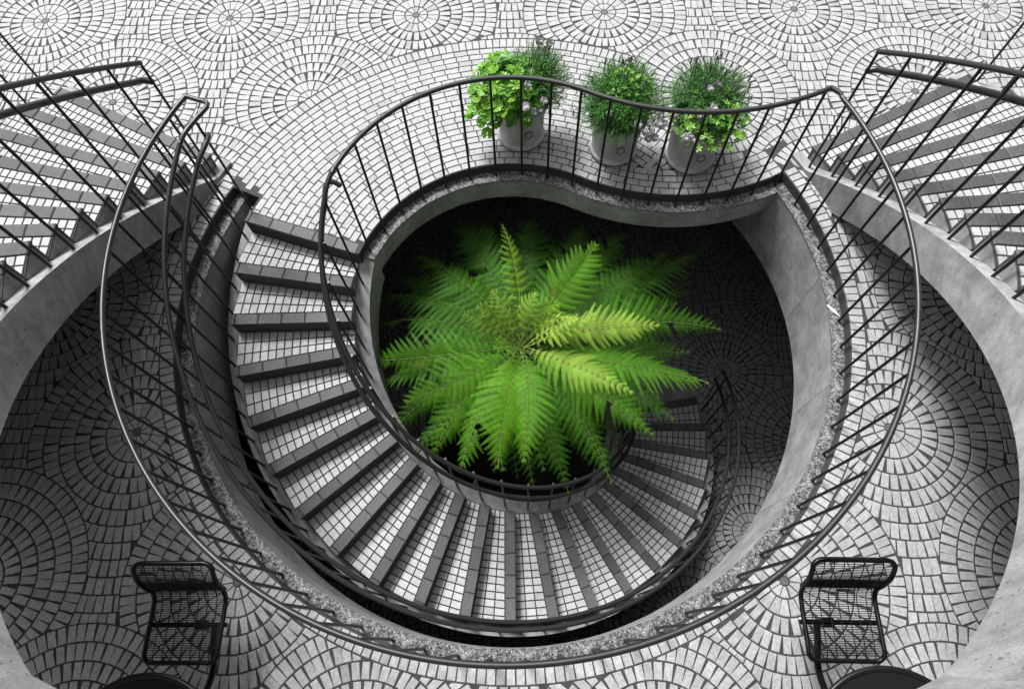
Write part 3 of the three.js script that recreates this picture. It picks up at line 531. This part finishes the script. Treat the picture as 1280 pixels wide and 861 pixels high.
function tubeThin(a, b, r) { const m = a.clone().lerp(b, 0.55).add(V(0, 0.04, 0)); return new THREE.TubeGeometry(new THREE.QuadraticBezierCurve3(a, m, b), 5, r, 4, false); }
function lavender(root, cx, y0, cg, n, rx, h, col, spikes, flatFrom = 0.9) {
  const gb = new GB();
  for (let i = 0; i < n; i++) {
    const a = PR() * Math.PI * 2, e = Math.acos(1 - PR() * flatFrom), b = V(cx + (PR() - 0.5) * rx * 0.9, y0 - 0.03, -cg + (PR() - 0.5) * rx * 0.9);
    const l = 0.75 + PR() * 0.35, tip = V(cx + Math.sin(e) * Math.cos(a) * rx * l, y0 + Math.cos(e) * h * l, -cg + Math.sin(e) * Math.sin(a) * rx * l), mid = b.clone().lerp(tip, 0.5).add(V(0, 0.05, 0)), c = new THREE.QuadraticBezierCurve3(b, mid, tip), tn = 0.7 + PR() * 0.6;
    for (let k = 0; k < 13; k++) {
      const s = 0.35 + 0.65 * k / 12, p = c.getPoint(s), t = c.getTangent(s), ph = k * 2.4 + i;
      const sd = V(Math.cos(ph), 0.2, Math.sin(ph)).cross(t).normalize(), L = 0.036 * (1.15 - s * 0.5), w = V().crossVectors(sd, t).normalize().multiplyScalar(0.0028), e1 = p.clone().addScaledVector(sd, L).addScaledVector(t, L * 0.9), m = p.clone().lerp(e1, 0.5), cc = col.map((v) => v * tn * (0.8 + PR() * 0.4));
      gb.tri(p, m.clone().add(w), e1, cc); gb.tri(p, e1, m.clone().sub(w), cc);
    }
    const w = V(0.0014, 0, 0.0014); for (let k = 0; k < 5; k++) { const p = c.getPoint(k / 5), q = c.getPoint((k + 1) / 5); gb.quad(p.clone().add(w), q.clone().add(w), q.clone().sub(w), p.clone().sub(w), [0.06, 0.09, 0.04]); }
    if (i < spikes) { const t = c.getTangent(1), q = tip.clone().addScaledVector(V(t.x * 0.6, 1, t.z * 0.6).normalize(), 0.035), gs = range(9).map((k) => new THREE.SphereGeometry(0.0075 * (1 - k * 0.05), 6, 5).scale(1, 1.3, 1).translate(q.x + (PR() - 0.5) * 0.009, q.y + k * 0.006, q.z + (PR() - 0.5) * 0.009)); gs.push(bar(tip, q, 0.0016, 4)); mesh('flower_spike', mergeGeometries(gs.map((g) => g.toNonIndexed())), spikeMat, root); }
  }
  mesh('foliage', gb.geo(), leafMat, root);
}
const spikeMat = new THREE.MeshStandardMaterial({ color: new THREE.Color().setRGB(0.055, 0.05, 0.06), roughness: 0.9 });
const petalMats = [0.75, 0.6, 0.42].map((v) => new THREE.MeshStandardMaterial({ color: new THREE.Color().setRGB(v, v * 0.97, v), roughness: 0.85, side: THREE.DoubleSide }));
const roseGeo = mergeGeometries(range(4).map((k) => { // cups of petals, one inside the other
  const g = new THREE.SphereGeometry(1 - k * 0.22, 20, 6, 0, Math.PI * 2, Math.PI * (0.42 + 0.02 * k), Math.PI * 0.55), p = g.attributes.position;
  for (let i = 0; i < p.count; i++) { const a = Math.atan2(p.getZ(i), p.getX(i)), f = 1 + 0.13 * Math.sin(a * 5 + k * 1.7); p.setXYZ(i, p.getX(i) * f, p.getY(i) * 0.8 + 0.12 * k + 0.1 * Math.sin(a * 5 + k), p.getZ(i) * f); } g.computeVertexNormals(); return g; }));
function roses(root, list, r) { const mx = list.reduce((q, v) => q + v[0] / list.length, 0), mg = list.reduce((q, v) => q + v[2] / list.length, 0); for (const [x, y, g, k] of list) { mesh('flower_stalk', tubeThin(V(lerp(x, mx, 0.6), 0.45, -lerp(g, mg, 0.5)), V(x, y - 0.01, -g), 0.0022), stalkMat, root); const o = mesh('flower', roseGeo, petalMats[k], root); o.position.set(x, y, -g); o.scale.setScalar(r * (0.8 + PR() * 0.4)); o.rotation.set(0.5 + PR() * 0.5, PR() * 6, (PR() - 0.5) * 0.6); } }
{
  const g1 = thing('geranium_plant', 'geranium with large round bright green leaves spilling over its pot', 'plant');
  geranium(g1, 0.06, 0.5, 1.66, 230, 0.32, 0.32, 0.05, [0, 1], 1.12); geranium(g1, -0.1, 0.42, 1.56, 34, 0.2, 0.2, 0.05, [0, 1], 1.5);
  const l1 = thing('lavender_plant', 'bushy grey green lavender behind the round bright leaves, with pale round flowers', 'plant');
  lavender(l1, 0.29, 0.47, 1.72, 560, 0.32, 0.42, [0.06, 0.19, 0.035], 0, 1.05); roses(l1, [[0.2, 0.66, 1.37, 0], [0.35, 0.66, 1.42, 0], [0.28, 0.58, 1.38, 1], [0.22, 0.82, 1.44, 1], [0.42, 0.78, 1.9, 1], [0.34, 0.82, 1.9, 1], [0.34, 0.76, 1.84, 1], [0.39, 0.74, 1.86, 2], [0.31, 0.62, 1.36, 2]], 0.034);
  const l2 = thing('lavender_plant', 'bushy green lavender filling the middle pot, with a cluster of pale flowers', 'plant');
  lavender(l2, 0.98, 0.47, 1.46, 1150, 0.37, 0.42, [0.065, 0.215, 0.035], 14, 1.0); geranium(l2, 1.03, 0.6, 1.46, 110, 0.22, 0.3, 0.024, [2, 3], 0.8);
  roses(l2, [[1.08, 0.63, 1.16, 0], [1.17, 0.64, 1.16, 0], [1.2, 0.56, 1.14, 0], [1.25, 0.6, 1.19, 0], [1.28, 0.55, 1.2, 0], [1.23, 0.5, 1.13, 0], [1.17, 0.51, 1.12, 1], [1.32, 0.53, 1.25, 0], [1.27, 0.63, 1.25, 1], [0.85, 0.7, 1.22, 2], [1.0, 0.84, 1.6, 1], [1.04, 0.83, 1.64, 2]], 0.029);
  const l3 = thing('lavender_plant', 'lavender with dark flower spikes standing behind bright cut leaves', 'plant');
  lavender(l3, 1.68, 0.46, 1.45, 850, 0.39, 0.35, [0.065, 0.2, 0.045], 34, 0.85);
  const g3 = thing('geranium_plant', 'geranium with small deeply cut yellow green leaves trailing over a pot rim', 'plant');
  geranium(g3, 1.7, 0.5, 1.28, 250, 0.32, 0.22, 0.037, [2, 3], 1.12); roses(g3, [[1.47, 0.62, 1.04, 0], [1.5, 0.58, 1.03, 0], [1.45, 0.57, 1.06, 0], [1.6, 0.74, 1.15, 1], [1.65, 0.76, 1.18, 0], [1.54, 0.72, 1.14, 1], [1.62, 0.84, 1.3, 1], [1.68, 0.86, 1.32, 2], [1.36, 0.68, 1.2, 1], [1.34, 0.62, 1.16, 0]], 0.027);
}

// ---------------------------------------------------------------- café chairs and tables
const wireMat = new THREE.MeshPhysicalMaterial({ color: grey(0.004), roughness: 0.35, specularIntensity: 0.5 });
// seat shell profile: front edge rolled down, flat seat, then curved up into the back; s along, [depth towards the back, height]
const seatCurve = new THREE.CatmullRomCurve3([[0, 0.428], [0.03, 0.447], [0.15, 0.45], [0.29, 0.446], [0.36, 0.454], [0.4, 0.5], [0.42, 0.58], [0.45, 0.67], [0.5, 0.735], [0.54, 0.757]].map(([d, y]) => V(0, y, -d)), false, 'centripetal');
function makeChair(label) {
  const t = thing('cafe_chair', label, 'chair', 'wire chairs at the round tables'), half = (s) => 0.222 + (s > 0.6 ? 0.012 : 0), at = (s, x) => seatCurve.getPointAt(clamp(s)).add(V(x, 0, 0));
  const loop = []; for (let i = 0; i <= 30; i++) loop.push(at(lerp(0.06, 0.95, i / 30), -half(i / 30))); loop.push(at(0.985, -half(1) + 0.02), at(1, -half(1) + 0.055)); for (let i = 0; i <= 6; i++) loop.push(at(1, lerp(-0.15, 0.15, i / 6))); loop.push(at(1, half(1) - 0.055), at(0.985, half(1) - 0.02)); for (let i = 0; i <= 30; i++) loop.push(at(lerp(0.95, 0.06, i / 30), half(1 - i / 30))); loop.push(at(0.015, half(0) - 0.02), at(0, half(0) - 0.055)); for (let i = 0; i <= 6; i++) loop.push(at(0, lerp(0.15, -0.15, i / 6))); loop.push(at(0, -half(0) + 0.055), at(0.015, -half(0) + 0.02));
  mesh('frame', new THREE.TubeGeometry(new THREE.CatmullRomCurve3(loop, true, 'centripetal'), 220, 0.015, 8, true), wireMat, t);
  for (let i = 1; i < 8; i++) mesh('long_wire', new THREE.TubeGeometry(new THREE.CatmullRomCurve3(range(25).map((k) => at(k / 24, lerp(-0.225, 0.225, i / 8)))), 40, 0.0032, 6, false), wireMat, t);
  mesh('cross_wires', mergeGeometries(range(54).map((i) => { const s = lerp(0.05, 0.98, i / 53); return bar(at(s, -half(s)).add(V(0, -0.004, 0)), at(s, half(s)).add(V(0, -0.004, 0)), 0.0027, 5); })), wireMat, t);
  mesh('cross_bar', bar(V(-0.24, 0.418, -0.21), V(0.24, 0.418, -0.21), 0.014), wireMat, t);
  return t;
}
function finishChair(t, sx, tx, tz) { // bracket and arm to the table's post
  mesh('bracket', new THREE.BoxGeometry(0.07, 0.035, 0.06).translate(sx * 0.5, 0.4, -0.21), wireMat, t);
  const arm = [V(sx, 0.395, -0.2), V(sx * 1.02, 0.38, -0.1), V(sx * 1.02, 0.33, 0.06), V(tx, 0.3, tz)];
  mesh('arm', new THREE.TubeGeometry(new THREE.CatmullRomCurve3(arm, false, 'centripetal'), 30, 0.021, 10), wireMat, t);
}
function makeTable(x, g, label) {
  const t = thing('round_table', label, 'table', 'round black tables'); t.position.set(x, 0.003, -g);
  const q = (a) => a.map(([r, y]) => new THREE.Vector2(r, y));
  mesh('tabletop', new THREE.LatheGeometry(q([[0.001, 0.72], [0.45, 0.72], [0.452, 0.712], [0.46, 0.706], [0.001, 0.7]]), 72), M.blackMetal, t);
  mesh('rim', new THREE.TorusGeometry(0.462, 0.017, 12, 90).rotateX(Math.PI / 2).translate(0, 0.716, 0), M.blackMetal, t);
  mesh('post', new THREE.CylinderGeometry(0.04, 0.04, 0.69, 20).translate(0, 0.355, 0), wireMat, t);
  mesh('base_plate', new THREE.LatheGeometry(q([[0.001, 0.02], [0.1, 0.018], [0.26, 0.006], [0.26, 0], [0.001, 0]]), 48), wireMat, t);
}
makeTable(-2.12, -3.08, 'round black table with glossy rim, in the dark under the shaded stair');
makeTable(1.93, -3.22, 'round black table with glossy rim, on the lighter floor under the sunlit stair');
const c1 = makeChair('black wire mesh chair fixed to the table on the dark shaded floor'); c1.position.set(-2.075, 0.003, 2.565); c1.rotation.y = -0.04; finishChair(c1, 0.155, 0.0, 0.5);
const c2 = makeChair('black wire mesh chair fixed to the table on the lighter floor'); c2.position.set(1.885, 0.003, 2.725); c2.rotation.y = -0.06; finishChair(c2, -0.13, 0.0, 0.48);

{ // a feather lying on the ledge
  const t = thing('feather', 'small white feather caught at a baluster foot on the well ledge', 'feather'), gb = new GB(), a = V(2.57, LEDGE + 0.006, 0.15), b = V(2.645, LEDGE + 0.014, 0.262), d = b.clone().sub(a), s = V(d.z, 0, -d.x).normalize();
  for (let i = 0; i < 26; i++) { const u = i / 26, w = 0.017 * Math.sin(Math.PI * Math.min(1, u * 0.9 + 0.1)), p = a.clone().addScaledVector(d, u), q = a.clone().addScaledVector(d, u + 0.05); for (const k of [1, -1]) { const e = q.clone().addScaledVector(s, k * w).addScaledVector(d, -0.1).add(V(0, 0.004, 0)); gb.tri(p, q, e, [0.8, 0.8, 0.8]); } }
  mesh('vane', gb.geo(), new THREE.MeshStandardMaterial({ vertexColors: true, side: THREE.DoubleSide, roughness: 0.9 }), t);
  mesh('quill', bar(a.clone().addScaledVector(d, -0.02), b.clone().addScaledVector(d, 0.12), 0.0012, 5), new THREE.MeshStandardMaterial({ color: grey(0.75), roughness: 0.6 }), t);
}
renderer.render(scene, camera);
